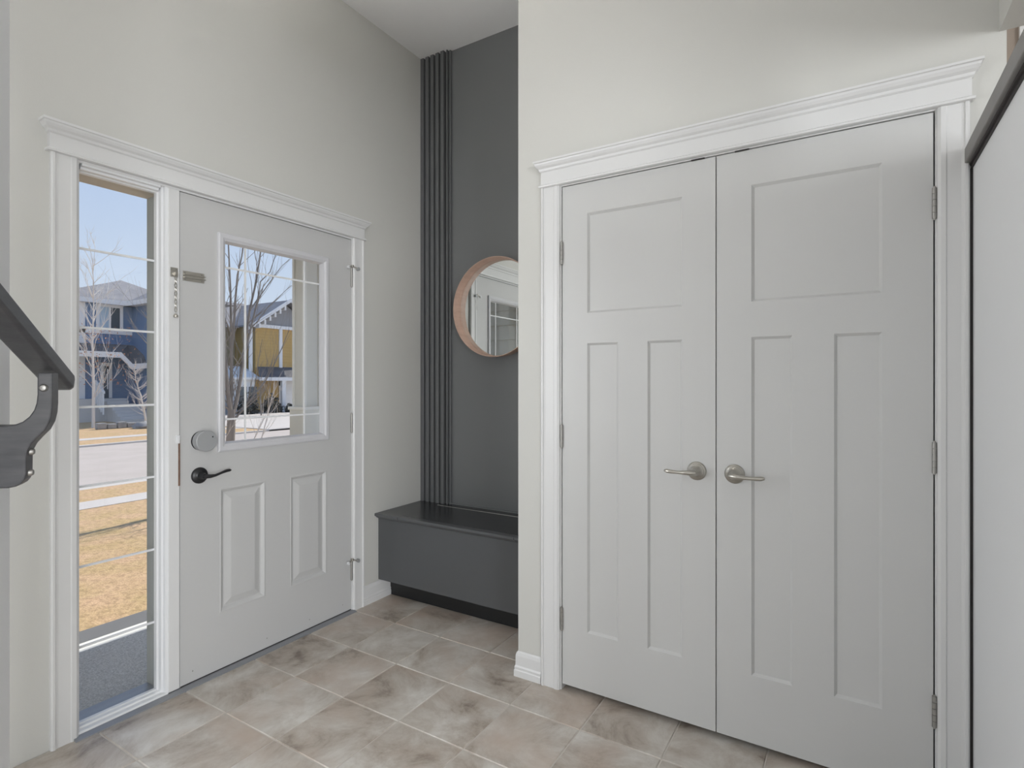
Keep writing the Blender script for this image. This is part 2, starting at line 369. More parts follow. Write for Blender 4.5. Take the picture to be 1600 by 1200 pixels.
# --- baseboards
def baseboard(name, W, a0, a1, label, m=M_TRIM, wrap0=0):
    lay = [(0, .0145), (.026, .0145), (.030, .012), (.040, .0125), (.047, .009), (.088, .0085), (.100, .0055), (.106, .001)]
    rings = [[W(a0 - p * wrap0, 0 if not wrap0 else -.6, z), W(a1, 0 if not wrap0 else -.6, z), W(a1, p, z), W(a0 - p * wrap0, p, z)] for z, p in lay]
    o = MB().loft(rings).build(name, m); return tag(o, label, 'baseboard', kind='structure')
baseboard('baseboard_left', L, 2.218, 2.43, 'short white baseboard between the front door and the black bench')
lay = [(0, .0145), (.026, .0145), (.030, .012), (.040, .0125), (.047, .009), (.088, .0085), (.100, .0055), (.106, .001)]
rings = [[Vector((1.123 - p, YC - p, z)), Vector((1.238, YC - p, z)), Vector((1.238, YC - .0002, z)), Vector((1.1228, YC - .0002, z)), Vector((1.1228, YC + .29, z)), Vector((1.123 - p, YC + .29, z))] for z, p in lay]
tag(MB().loft(rings).build('baseboard_closet', M_TRIM), 'white moulded baseboard wrapping the corner beside the closet', 'baseboard', kind='structure')

# ================================================================== FRONT DOOR UNIT
D0, D1, DT, DB = 1.223, 2.132, 2.041, .0105
# casing and header
tr = empty('trim_3', (0, 1.5, 0), 'white moulded casing and crowned header around the front door', 'door casing', kind='structure')
vprofile(MB(), L, .790, .871, 0, 2.054, CASING).build('side_casing', M_TRIM, tr)
vprofile(MB(), L, 2.138, 2.218, 0, 2.054, CASING, True).build('side_casing', M_TRIM, tr)
header(MB(), L, .785, 2.216, [(2.064, .018, 0), (2.114, .018, 0)]).build('frieze', M_TRIM, tr)
header(MB(), L, .785, 2.216, [(2.052, .020, .004), (2.054, .025, .008), (2.060, .026, .009), (2.064, .020, .004)]).build('bead', M_TRIM, tr)
header(MB(), L, .785, 2.216, [(2.114, .019, .001), (2.118, .024, .005), (2.126, .026, .007), (2.132, .034, .014), (2.140, .040, .019), (2.146, .042, .021), (2.148, .047, .025), (2.156, .047, .025)]).build('crown', M_TRIM, tr)
box_obj('head_jamb', M_TRIM, tr, -.14, .004, .871, 2.138, 2.0435, 2.054)
box_obj('hinge_jamb', M_TRIM, tr, -.14, .004, 2.1345, 2.15, 0, 2.0435)
box_obj('mullion_post', M_TRIM, tr, -.055, .006, 1.176, 1.2195, .012, 2.0435, .002)
for y0, y1, z0, z1 in ((1.2195, 1.245, .012, 2.0435), (2.109, 2.1345, .012, 2.0435), (1.245, 2.109, 2.018, 2.0435)):
    box_obj('door_stop', M_DARK, tr, -.075, -.046, y0, y1, z0, z1)
wst = box_obj('strike_strip', M_WOOD, tr, -.02, .0075, 1.2135, 1.2205, .838, 1.025); tag(wst, 'bare brown wood strip')
box_obj('contact_sensor', M_VINYL, tr, .006, .016, 1.203, 1.216, 1.012, 1.045, .002)
# sill
si = empty('trim_4', (0, 1.5, 0), 'grey metal door sill along the tile edge', 'door sill', kind='structure')
MB().loft([[L(.855, .034, -.003), L(2.145, .034, -.003), L(2.145, -.16, -.003), L(.855, -.16, -.003)], [L(.855, .032, .004), L(2.145, .032, .004), L(2.145, -.16, .004), L(.855, -.16, .004)], [L(.855, .008, .009), L(2.145, .008, .009), L(2.145, -.16, .009), L(.855, -.16, .009)]]).build('sill_plate', M_SILL, si)

# --- door_1
fd = empty('door_1', (0, (D0 + D1) / 2, DB), 'white front door with a gridded window and two raised panels', 'front door', kind='structure')
LW = (1.379, 1.979, .956, 1.914)
panels = [(1.390, 1.612, .254, .799), (1.745, 1.968, .254, .799)]
mb = frame_slab(MB(), L, D0, D1, DB, DT, .045, [(LW[0] + .01, LW[1] - .01, LW[2] + .01, LW[3] - .01)] + panels, .045, 0.0)
# openings for panels are filled by raised panels, the light by its frame
mb.build('slab', M_DOORW, fd)
for p in panels:
    ring_panel(MB(), L, *p, [(0, .0), (.006, .0015), (.012, -.002), (.020, -.0095), (.026, -.0095), (.052, -.0015), (.056, -.001)]).build('raised_panel', M_DOORW, fd)
lf = ring_panel(MB(), L, *LW, [(0, -.001), (.002, .008), (.008, .011), (.022, .011), (.030, .006), (.034, .0045), (.040, -.012), (.042, -.02)], fill=False).build('window_frame', mat('light_frame_paint', (.60, .60, .62), .35), fd)
box_obj('glass_pane', M_GLASS, fd, -.026, -.022, LW[0] + .038, LW[1] - .038, LW[2] + .038, LW[3] - .038)
for z in (1.769, 1.096): box_obj('muntin', M_VINYL, lf, -.022, -.017, LW[0] + .040, LW[1] - .040, z - .004, z + .004)
for y in (1.522, 1.842): box_obj('muntin', M_VINYL, lf, -.0215, -.0165, y - .004, y + .004, LW[2] + .040, LW[3] - .040)
# black lever
lv = MB().lathe(L(1.302, 0, .868), (1, 0, 0), [(0, .034), (.006, .034), (.010, .031), (.012, .022), (.016, .0155), (.040, .0125), (.048, .012)]).build('lever_handle', M_IRON, fd)
pts = [(1.302, .036), (1.302, .050), (1.318, .057), (1.340, .056), (1.365, .054), (1.390, .052), (1.405, .050), (1.413, .049)]
zz = [.868, .868, .867, .868, .874, .8795, .880, .8795]; rd = [.012, .0125, .0105, .0075, .0065, .0085, .0085, .003]
MB().tube([L(a_, o_, z_) for (a_, o_), z_ in zip(pts, zz)], rd, 12, 0.75).build('lever_arm', M_IRON, lv)
# smart lock
sl = MB().lathe(L(1.309, 0, 1.014), (1, 0, 0), [(0, .041), (.004, .041), (.004, .038), (.007, .038)], 40).build('lock_base', M_IRON, fd)
cap = MB().lathe(L(1.312, .007, 1.014), (1, 0, 0), [(0, .0425), (.029, .0445), (.033, .0442), (.035, .042), (.0352, .0)], 48).build('lock_knob', M_LOCK, fd)
MB().lathe(L(1.336, .0420, 1.030), (1, 0, 0), [(0, .003), (.0008, .003)], 12).build('indicator', M_GAP, cap)
# hinges with flip stops
def door_hinge(parent, z, W, a, s, h=.10, stop=0, r=.0065):
    hg = MB()
    hk = h / 5
    for k in range(5):
        c = W(a, .005, z - h / 2 + k * hk + .0006); hg.lathe(c, (0, 0, 1), [(0, r), (hk - .0012, r)], 12)
    hg.lathe(W(a, .005, z - h / 2 - .004), (0, 0, 1), [(0, .003), (h + .008, .003)], 8)
    ho = hg.build('hinge', M_STEEL, parent)
    if stop:
        st = MB(); st.lathe(W(a, .010, z + h / 2 + .002), (0, 0, 1), [(0, .009), (.012, .009)], 12)
        st.tube([W(a - .032, .020, z + h / 2 - .002), W(a, .012, z + h / 2 + .006)], .0035, 8)
        st.tube([W(a + .028, .028, z + h / 2 - .003), W(a, .012, z + h / 2 + .006)], .0035, 8)
        so = st.build('hinge_stop', M_NICKEL, ho)
        MB().lathe(W(a - .034, .012, z + h / 2 - .002), W(0, 1, 0) - W(0, 0, 0), [(0, .0085), (.010, .0085)], 14).build('stop_pad', M_VINYL, ho)
        MB().lathe(W(a + .030, .016, z + h / 2 - .004), W(0, 1, 0) - W(0, 0, 0), [(0, .0095), (.014, .0095)], 14).build('stop_pad', M_LOCK, ho)
    return ho
for z, stp in ((1.835, 1), (1.035, 0), (.225, 1)): door_hinge(fd, z, L, 2.1335, 1, .105, stp)
# chain track on the door
tk = MB(); wbox(tk, L, 1.2345, 1.322, .0005, .0025, 1.680, 1.720); trk = tk.build('chain_track', M_NICKEL, fd)
mb = MB(); wbox(mb, L, 1.238, 1.326, .0025, .009, 1.704, 1.708); mb.build('track_lip', M_NICKEL, trk)
mb = MB(); wbox(mb, L, 1.238, 1.326, .0025, .009, 1.692, 1.696); mb.build('track_lip', M_NICKEL, trk)
for y, z in ((1.243, 1.714), (1.312, 1.714), (1.243, 1.686), (1.312, 1.686)): MB().lathe(L(y, .0025, z), (1, 0, 0), [(0, .0034), (.0012, .0026)], 10).build('screw', M_STEEL, trk)
# door sweep and screws at the bottom
box_obj('door_sweep', M_DARK, fd, -.03, .002, D0 + .002, D1 - .002, .0095, .0125)
for y in (1.275, 1.62, 1.86, 2.075): MB().lathe(L(y, 0, .055), (1, 0, 0), [(0, .003), (.001, .002)], 10).build('screw', M_STEEL, fd)

# --- door chain (keeper plate, links, end knob)
ch = empty('door_chain', (0.006, 1.195, 1.53), 'short brass-grey security chain hanging from its plate on the post beside the front door', 'door chain')
kp = MB(); wbox(kp, L, 1.183, 1.2115, .0062, .0085, 1.687, 1.725); kpo = kp.build('keeper_plate', M_NICKEL, ch)
wb = MB(); wbox(wb, L, 1.196, 1.206, .0085, .020, 1.694, 1.706); wb.build('staple', M_NICKEL, kpo)
for y, z in ((1.188, 1.719), (1.205, 1.719), (1.188, 1.693)): MB().lathe(L(y, .0085, z), (1, 0, 0), [(0, .003), (.0012, .0022)], 10).build('screw', M_STEEL, kpo)
for k in range(9):
    zc = 1.686 - k * .0165; c = L(1.200, .0135, zc); pts = []
    for q in range(13):
        an = 2 * math.pi * q / 12; s_, h_ = .0042 * math.cos(an), .0098 * math.sin(an)
        pts.append(c + (L(s_, 0, h_) if k % 2 == 0 else L(0, s_, h_)))
    MB().tube(pts, .0014, 6, up=(1, 0, 0) if k % 2 == 0 else (0, 1, 0)).build('link', M_NICKEL, ch)
MB().lathe(L(1.200, .0135, 1.530), (0, 0, 1), [(-.008, .003), (-.006, .0085), (0, .0095), (.004, .006), (.009, .0025)], 16).build('end_knob', M_NICKEL, ch)

# --- sidelight
sw = empty('window_1', (0, 1.02, 0), 'tall narrow sidelight window with thin white crossbars', 'sidelight window', kind='structure')
def side_stop(mb, z0, z1, a_in, a_out):     # stepped stop beside the glass
    return vprofile(mb, L, a_in, a_out, z0, z1, [(0, -.05), (0, -.030), (.20, -.026), (.30, -.012), (.55, -.010), (.62, .001), (1, .003), (1, -.05)])
side_stop(MB(), .010, 2.0435, .884, .871).build('stop_bar', M_VINYL, sw)
side_stop(MB(), .010, 2.0435, 1.148, 1.176).build('stop_bar', M_VINYL, sw)
mb = MB(); mb.prism([Vector((o_, .884, z_)) for o_, z_ in [(-.05, 2.0435), (-.05, 2.020), (-.030, 2.020), (-.026, 2.024), (-.012, 2.026), (-.010, 2.034), (.003, 2.036), (.003, 2.0435)]],
                    [Vector((o_, 1.148, z_)) for o_, z_ in [(-.05, 2.0435), (-.05, 2.020), (-.030, 2.020), (-.026, 2.024), (-.012, 2.026), (-.010, 2.034), (.003, 2.036), (.003, 2.0435)]]).build('head_bar', M_VINYL, sw)
pr_ = [(-.05, .0095), (-.05, .030), (-.034, .030), (-.030, .027), (-.016, .025), (-.013, .019), (.004, .017), (.006, .0095)]
MB().prism([Vector((o_, .871, z_)) for o_, z_ in pr_], [Vector((o_, 1.176, z_)) for o_, z_ in pr_]).build('bottom_bar', M_VINYL, sw)
box_obj('glass_pane', M_GLASS, sw, -.056, -.051, .872, 1.175, .012, 2.04)
for z in (1.749, 1.462, 1.1705, .881, .589, .297): box_obj('muntin', M_VINYL, sw, -.0505, -.0455, .884, 1.166, z - .004, z + .004)
exj = empty('trim_5', (-.1, 1.5, 0), 'beige-grey exterior jambs outside the sidelight and front door', 'exterior jamb', kind='structure')
box_obj('jamb_post', M_EXTB, exj, -.165, -.062, 1.176, 1.2195, -.03, 2.03)
box_obj('head_board', mat('jamb_head_beige', (.62, .55, .46), .6), exj, -.165, -.062, .855, 2.15, 2.026, 2.056)
box_obj('jamb_post', M_EXTB, exj, -.165, -.062, .845, .868, -.03, 2.03)
box_obj('jamb_post', M_EXTB, exj, -.165, -.080, 2.1345, 2.16, -.03, 2.03)

# ================================================================== CLOSET
CT, CB = 2.060, .0254
tc = empty('trim_6', (1.94, YC, 0), 'white moulded casing and crowned header around the closet doors', 'closet casing', kind='structure')
vprofile(MB(), K, 1.240, 1.3245, 0, 2.069, CASING).build('side_casing', M_TRIM, tc)
vprofile(MB(), K, 2.5605, 2.634, 0, 2.069, CASING, True).build('side_casing', M_TRIM, tc)
header(MB(), K, 1.243, 2.638, [(2.079, .018, 0), (2.131, .018, 0)]).build('frieze', M_TRIM, tc)
header(MB(), K, 1.243, 2.638, [(2.067, .020, .003), (2.069, .025, .007), (2.075, .026, .008), (2.079, .020, .003)]).build('bead', M_TRIM, tc)
header(MB(), K, 1.243, 2.638, [(2.131, .019, .001), (2.135, .024, .005), (2.143, .026, .007), (2.149, .034, .013), (2.157, .040, .018), (2.163, .042, .019), (2.165, .047, .023), (2.172, .047, .023)]).build('crown', M_TRIM, tc)
mb = MB(); mb.box(1.318, 1.3305, YC - .003, YC + .10, 0, 2.0635); mb.build('jamb', M_TRIM, tc)
mb = MB(); mb.box(2.5555, 2.568, YC - .003, YC + .10, 0, 2.0635); mb.build('jamb', M_TRIM, tc)
mb = MB(); mb.box(1.318, 2.568, YC - .003, YC + .10, 2.0635, 2.072); mb.build('head_jamb', M_TRIM, tc)

def closet_door(name, a0, a1, xs, hinge_a, rose_a, sgn, label):
    d = empty(name, ((a0 + a1) / 2, YC, CB), label, 'closet door', kind='structure')
    holes = [(xs[0], xs[3], 1.538, 1.938), (xs[0], xs[1], .257, 1.417), (xs[2], xs[3], .257, 1.417)]
    frame_slab(MB(), K, a0, a1, CB, CT, .035, holes, .0090, .0085).build('slab', M_CLOSET, d)
    for h in holes:
        mb = MB(); wbox(mb, K, h[0] + .003, h[1] - .003, -.014, -.0090, h[2] + .003, h[3] - .003); mb.build('panel', M_CLOSET, d)
    mb = MB(); wbox(mb, K, a0 + .002, a1 - .002, -.035, -.034, CB, CT); mb.build('back_skin', M_CLOSET, d)
    for z in (1.790, 1.040, .292): door_hinge(d, z, K, hinge_a, 1, .092, 0, .006)
    hd = MB().lathe(K(rose_a, 0, .943), (0, -1, 0), [(0, .0335), (.003, .0335), (.006, .031), (.008, .0265), (.0105, .0255), (.013, .020), (.020, .0145), (.044, .0125), (.050, .011)], 36).build('lever_handle', M_NICKEL, d)
    pts = [(0, .040), (0, .052), (.012, .058), (.030, .058), (.055, .056), (.078, .055), (.092, .054), (.102, .052)]
    zz = [.943, .943, .9425, .9415, .9405, .941, .9425, .9435]; rd = [.012, .0125, .0115, .0092, .0072, .0085, .0098, .005]
    MB().tube([K(rose_a + sgn * a_, o_, z_) for (a_, o_), z_ in zip(pts, zz)], rd, 12, .8).build('lever_arm', M_NICKEL, hd)
    return d
closet_door('door_2', 1.3345, 1.9355, (1.444, 1.573, 1.690, 1.819), 1.3325, 1.871, -1, 'left white closet door with three recessed panels, lever pointing left')
closet_door('door_3', 1.9390, 2.5515, (2.053, 2.179, 2.298, 2.426), 2.5535, 1.999, 1, 'right white closet door with three recessed panels, lever pointing right')
for xa, xb in ((1.852, 1.898), (2.000, 2.046)):
    mb = MB(); wbox(mb, K, xa, xb, -.012, .0035, 2.0595, 2.0645); mb.build('ball_catch', M_DARK, tc)

# ================================================================== ALCOVE: slats, bench, mirror
sp = empty('slat_panel', (.11, YB, .5), 'narrow panel of dark vertical slats in the alcove corner', 'slat panel')
s0 = .497
mb = MB().box(0, .025, YB - .036, YB - .003, s0, CEIL - .001); me = mb.mesh('slat', (0, YB, s0)); me.materials.append(M_SLAT)
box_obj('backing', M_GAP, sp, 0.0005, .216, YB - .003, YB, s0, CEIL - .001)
for i in range(5): place(me, 'slat', sp, (.0005 + i * .0405, YB, s0))
box_obj('end_slat', M_SLAT, sp, .204, .212, YB - .030, YB - .003, s0, CEIL - .001)
box_obj('edge_strip', M_SLAT, sp, .2165, .228, YB - .016, YB, s0, CEIL - .001)
for o in sp.children:
    b_ = o.modifiers.new('bevel', 'BEVEL'); b_.width = .0015; b_.segments = 1

M_LID = mat('charcoal_top_dark_reflection', (0.040, 0.042, 0.044), 0.25, spec=.5)  # same bench paint, darkened to carry the black wall's reflection
bn = empty('storage_bench', (.56, 2.5, 0), 'low charcoal storage bench with a hinged lid built into the alcove', 'bench')
box_obj('body', M_BENCH, bn, 0.001, 1.122, 2.338, YB - .001, .114, .470, .002)
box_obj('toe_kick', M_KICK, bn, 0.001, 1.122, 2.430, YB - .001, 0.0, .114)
def lip(mb, x0, x1):      # moulded nosing; its lighter tone stands for the edge highlight
    pr = [(2.338, .470), (2.334, .4705), (2.330, .4745), (2.322, .4775), (2.318, .4835), (2.313, .485), (2.3085, .490), (2.3085, .499), (2.311, .5025), (2.350, .5025), (2.350, .470)]
    return mb.prism([Vector((x0, y, z)) for y, z in pr], [Vector((x1, y, z)) for y, z in pr])
mb = MB(); mb.box(.001, .1765, 2.350, YB - .001, .470, .5025); ft = mb.build('fixed_top', M_LID, bn); lip(MB(), .001, .1765).build('nosing', M_BENCH, ft)
mb = MB(); mb.box(.9415, 1.122, 2.350, YB - .001, .470, .5025); ft = mb.build('fixed_top', M_LID, bn); lip(MB(), .9415, 1.122).build('nosing', M_BENCH, ft)
mb = MB(); mb.box(.1765, .9415, 2.664, YB - .001, .470, .5025); mb.build('back_rail', M_LID, bn)
mb = MB(); mb.box(.1795, .9385, 2.350, 2.657, .471, .5035); lid = mb.build('lid', M_LID, bn); lip(MB(), .1795, .9385).build('nosing', M_BENCH, lid)
MB().tube([(.1785, 2.6615, .5025), (.9395, 2.6615, .5025)], .0034, 8).build('piano_hinge', M_STEEL, lid)
mb = MB(); mb.box(.001, 1.122, YB - .012, YB - .001, .5025, .5095); mb.build('caulk_bead', M_BLACK, bn)

# mirror
mc = Vector((.584, YB, 1.695))
mr = empty('wall_mirror', (mc.x, YB, mc.z - .295), 'round wall mirror in a deep pale pink wooden rim', 'mirror')
prof = [(0.0, .270), (0.0, .2865), (.040, .2885), (.073, .2905), (.0755, .2900), (.0755, .2872), (.073, .2866), (.045, .2856), (.043, .2838), (.0165, .2825), (.0125, .270)]
n = 96; rings = []
for k in range(n):
    an = 2 * math.pi * k / n
    rings.append([Vector((mc.x + r_ * math.cos(an), YB - h_, mc.z + r_ * math.sin(an))) for h_, r_ in prof])
mb = MB(); q = len(prof)
for r_ in rings: mb.v += [tuple(p) for p in r_]
for k in range(n):
    for i in range(q):
        mb.f.append([k * q + i, k * q + (i + 1) % q, ((k + 1) % n) * q + (i + 1) % q, ((k + 1) % n) * q + i]); mb.sm.append(True)
mb.build('rim', M_PINK, mr)
MB().lathe(Vector((mc.x, YB - .002, mc.z)), (0, -1, 0), [(0, .2826), (.014, .2826)], 96).build('mirror_glass', M_MIRROR, mr)

# ================================================================== HANDRAIL
hr = empty('stair_handrail', tuple(BQ + Vector((0, 0, -.2))), 'dark grey wooden handrail sloping down on its bracket at the left', 'handrail')
def rail_ring(s, ins=0):
    c = P0 + DD * s; w_, h_ = .0485, .037; e_ = .006 + ins
    pts = [(0 - ins, e_), (-e_, 0 + ins), (-w_ + e_, 0 + ins), (-w_ + ins, e_), (-w_ + ins, h_ - e_), (-w_ + e_, h_ - ins), (-e_, h_ - ins), (0 - ins, h_ - e_)]
    return [c + RR * a_ + NN * b_ for a_, b_ in pts]
MB().loft([rail_ring(-1.3), rail_ring(.060), rail_ring(.072, .002), rail_ring(.080, .007), rail_ring(.083, .012)]).build('rail', M_RAIL, hr, .002)
zp = [(192, 540), (272, 540), (272, 700), (268, 752), (256, 800), (232, 842), (192, 880), (160, 915), (143, 945), (135, 980), (134, 1070), (126, 1098), (108, 1120), (80, 1136), (40, 1144), (-70, 1146), (-70, 818), (30, 817), (75, 812), (115, 797), (150, 770), (174, 737), (187, 700), (192, 655)]
front = [on_bracket(x / 3.3333, 420 + y / 3.3333) for x, y in zp]
MB().prism(front, [p + DH * .036 for p in front]).build('bracket', M_RAIL, hr, .003)
p = on_bracket(228 / 3.333, 420 + 620 / 3.333); MB().lathe(p + DH * .002, -DH, [(0, .0075), (.004, .0075), (.008, .005), (.009, .001)], 20).build('bolt', M_STEEL, hr)
for zx, zy in ((140, 958), (135, 1068)):
    p = on_bracket(zx / 3.333, 420 + zy / 3.333) + DH * .018; MB().lathe(p - RR * .002, RR, [(0, .0072), (.004, .0072), (.008, .005), (.009, .001)], 20).build('bolt', M_STEEL, hr)
# newel on the partition cap
nw = empty('newel_post', (XR + .03, 1.36, 1.934), 'grey newel post standing on the partition cap at the right edge', 'newel post')
box_obj('post', M_CAP, nw, XR - .012, XR + .07, 1.315, 1.398, 1.934, 2.9, .004)
box_obj('base_block', M_CAP, nw, XR - .018, XR + .08, 1.305, 1.406, 1.934, 1.99, .004)

# added uplight bowl, out of view, to brighten the ceiling
PLX, PLY, PLZ = 1.0, 1.25, 2.78
cl = empty('added_uplight', (PLX, PLY, PLZ - .12), 'white bowl uplight added out of view to brighten the ceiling', 'added lamp')
MB().lathe((PLX, PLY, CEIL), (0, 0, -1), [(0, .06), (.02, .06), (.025, .05)], 24).build('ceiling_rose', M_NICKEL, cl)
MB().tube([(PLX, PLY, CEIL - .02), (PLX, PLY, PLZ - .02)], .005, 8).build('stem', M_NICKEL, cl)
MB().lathe((PLX, PLY, PLZ - .12), (0, 0, 1), [(0, .02), (.01, .08), (.04, .15), (.12, .20), (.12, .195), (.05, .145), (.03, .10)], 40).build('bowl', M_TRIM, cl)
MB().lathe((PLX, PLY, PLZ - .06), (0, 0, 1), [(0, .12), (.012, .12)], 32).build('uplight_disc', mat('uplight_glow', (.9, .9, .88), .5, emit=(1, .96, .90, UPLIGHT_E)), cl)

# ================================================================== PORCH
M_SIDE = mat('grey_siding_board', (0.30, 0.31, 0.29), .6)
M_CARP = mat('grey_porch_carpet', (0.46, 0.46, 0.45), .95, var=(0.84, 0.83, 0.81), var_scale=170, bump=.6, bump_scale=400)
M_DECK = mat('grey_deck_paint', (0.15, 0.155, 0.165), .7)
tag(box_obj('porch_floor', M_EXTW, None, -.935, -.165, .3, 3.6, -.30, -.045), 'white porch slab edge outside the sidelight', 'porch floor', kind='structure')
tag(box_obj('porch_carpet', M_CARP, None, -.80, -.175, .9, 3.5, -.045, -.032), 'dark grey ribbed carpet on the porch floor', 'carpet')
tag(box_obj('porch_step', M_DECK, None, -1.24, -.935, .3, 3.6, -.30, -.10), 'flat grey board step below the white porch edge', 'step')
tag(box_obj('porch_roof', M_EXTW, None, -1.33, -.15, .0, 4.8, 2.55, 2.65), 'flat porch roof over the front door', 'porch roof', kind='structure')
tag(box_obj('porch_beam', M_EXTB, None, -1.0, -.84, .0, 4.8, 2.36, 2.55), 'beige beam under the porch roof edge', 'porch beam', kind='structure')
pc = empty('porch_column', (-.915, 2.56, -.045), 'square pale porch column on a boxed base outside the front door', 'column')
M_COL = mat('column_paint', (.74, .73, .69), .55)
mb = box_obj('shaft', M_COL, pc, -.975, -.858, 2.502, 2.622, 1.085, 2.36)
for x0, x1, y0, y1 in ((-.873, -.850, 2.494, 2.512), (-.873, -.850, 2.612, 2.630), (-.983, -.962, 2.494, 2.512), (-.983, -.962, 2.612, 2.630)):
    box_obj('corner_board', M_EXTW, pc, x0, x1, y0, y1, 1.085, 2.36, .002)
box_obj('base_box', M_COL, pc, -.995, -.840, 2.482, 2.645, -.045, 1.070, .003)
box_obj('base_cap', M_EXTW, pc, -1.005, -.832, 2.474, 2.653, 1.066, 1.088, .003)
# neighbouring siding wall beside the porch (seen in the mirror)
sdw = empty('wall_garage', (-2.5, .28, -1.0), 'grey lap-sided garage wall beside the porch', 'wall', kind='structure')
box_obj('sheathing', M_SIDE, sdw, -5.0, -.17, -.1, .26, -1.0, 3.2)
pr = [(.26, 0), (.292, 0), (.270, .165), (.26, .165)]
me = MB().prism([Vector((-5.0, y, z)) for y, z in pr], [Vector((-.17, y, z)) for y, z in pr]).mesh('siding_board', (-2.5, .26, 0)); me.materials.append(M_SIDE)
for k in range(26): place(me, 'siding_board', sdw, (-2.5, .26, -1.0 + k * .16))

# ================================================================== GROUND
M_LAWN = mat('dry_lawn', (0.64, 0.42, 0.25), .95, var=(0.54, 0.38, 0.18), var_scale=2.2, bump=1.0, bump_scale=45)
def lawn_detail(m):
    n = m.node_tree.nodes; l = m.node_tree.links; b = n['Principled BSDF']
    geo = n.new('ShaderNodeNewGeometry'); t = n.new('ShaderNodeTexNoise'); t.inputs['Scale'].default_value = 14; t.inputs['Detail'].default_value = 9; t.inputs['Roughness'].default_value = .75
    l.new(geo.outputs['Position'], t.inputs['Vector'])
    r = n.new('ShaderNodeValToRGB'); r.color_ramp.elements[0].position = .36; r.color_ramp.elements[0].color = (.30, .27, .20, 1); r.color_ramp.elements[1].position = .56; r.color_ramp.elements[1].color = (1, 1, 1, 1)
    l.new(t.outputs['Fac'], r.inputs[0])
    src = b.inputs['Base Color'].links[0].from_socket
    mx = n.new('ShaderNodeMixRGB'); mx.blend_type = 'MULTIPLY'; mx.inputs[0].default_value = .6
    l.new(src, mx.inputs[1]); l.new(r.outputs[0], mx.inputs[2]); l.new(mx.outputs[0], b.inputs['Base Color'])
lawn_detail(M_LAWN)
M_ROAD = mat('pale_asphalt', (0.46, 0.405, 0.36), .9, var=(0.51, 0.45, 0.41), var_scale=1.2, bump=.3, bump_scale=80)
M_CONC = mat('pale_concrete', (0.54, 0.50, 0.46), .85, var=(0.58, 0.54, 0.50), var_scale=1.5)  # plain pale concrete tone
GZ = -1.0
def strip(name, m, x0, x1, y0, y1, z, label, cat):
    return tag(box_obj(name, m, None, x0, x1, y0, y1, z - .3, z), label, cat, kind='structure')
strip('lawn', M_LAWN, -9.15, -.15, -12, 40, GZ, 'dry tan front lawn beyond the porch', 'lawn')
strip('sidewalk', M_CONC, -9.85, -9.15, -20, 80, GZ + .01, 'near concrete sidewalk across the front lawn', 'sidewalk')
strip('lawn', M_LAWN, -11.25, -9.85, -20, 80, GZ, 'narrow dry grass verge between sidewalk and street', 'lawn')
strip('curb', M_CONC, -11.6, -11.25, -20, 80, GZ, 'pale concrete curb along the near street edge', 'curb')
strip('street', M_ROAD, -20.5, -11.6, -30, 120, GZ - .06, 'wide pale asphalt street', 'street')
strip('curb', M_CONC, -20.75, -20.5, -30, 120, GZ, 'pale concrete curb along the far street edge', 'curb')
strip('lawn', M_LAWN, -22.4, -20.75, -30, 120, GZ, 'far dry grass verge across the street', 'lawn')
strip('sidewalk', M_CONC, -23.2, -22.4, -30, 120, GZ + .01, 'far concrete sidewalk across the street', 'sidewalk')
strip('lawn', M_LAWN, -90, -23.2, -60, 160, GZ, 'dry lawns around the houses across the street', 'lawn')
# bright driveway in front of the yellow house, reaching the street
tag(box_obj('driveway', M_CONC, None, -33.5, -20.5, 15.9, 33, GZ - .1, GZ + .03), 'bright concrete driveway in front of the yellow house', 'driveway', kind='structure')
tag(box_obj('driveway', M_CONC, None, -11.6, -2.2, 7.6, 14, GZ - .1, GZ + .03), 'bright concrete driveway behind the multi-stem tree', 'driveway', kind='structure')

# ================================================================== HOUSES ACROSS THE STREET
M_BLUE = siding_mat('blue_siding', (0.115, 0.205, 0.36), .22)
M_YEL = siding_mat('yellow_siding', (0.56, 0.36, 0.12), .22)
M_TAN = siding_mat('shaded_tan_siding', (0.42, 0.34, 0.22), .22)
M_ROOF = mat('grey_shingles', (0.20, 0.20, 0.215), .9, var=(0.27, 0.265, 0.28), var_scale=1.8, bump=.5, bump_scale=8)
M_ROOFD = mat('dark_shingles', (0.09, 0.09, 0.10), .9, var=(0.14, 0.14, 0.15), var_scale=2.5)
M_HW = mat('house_white_trim', (0.80, 0.80, 0.80), .6)
M_PANE = mat('house_pane', (0.05, 0.07, 0.09), .08, spec=.8)
M_BLIND = mat('pale_blue_pane', (0.42, 0.55, 0.66), .3)
M_STEP = mat('concrete_steps', (0.58, 0.57, 0.56), .9)

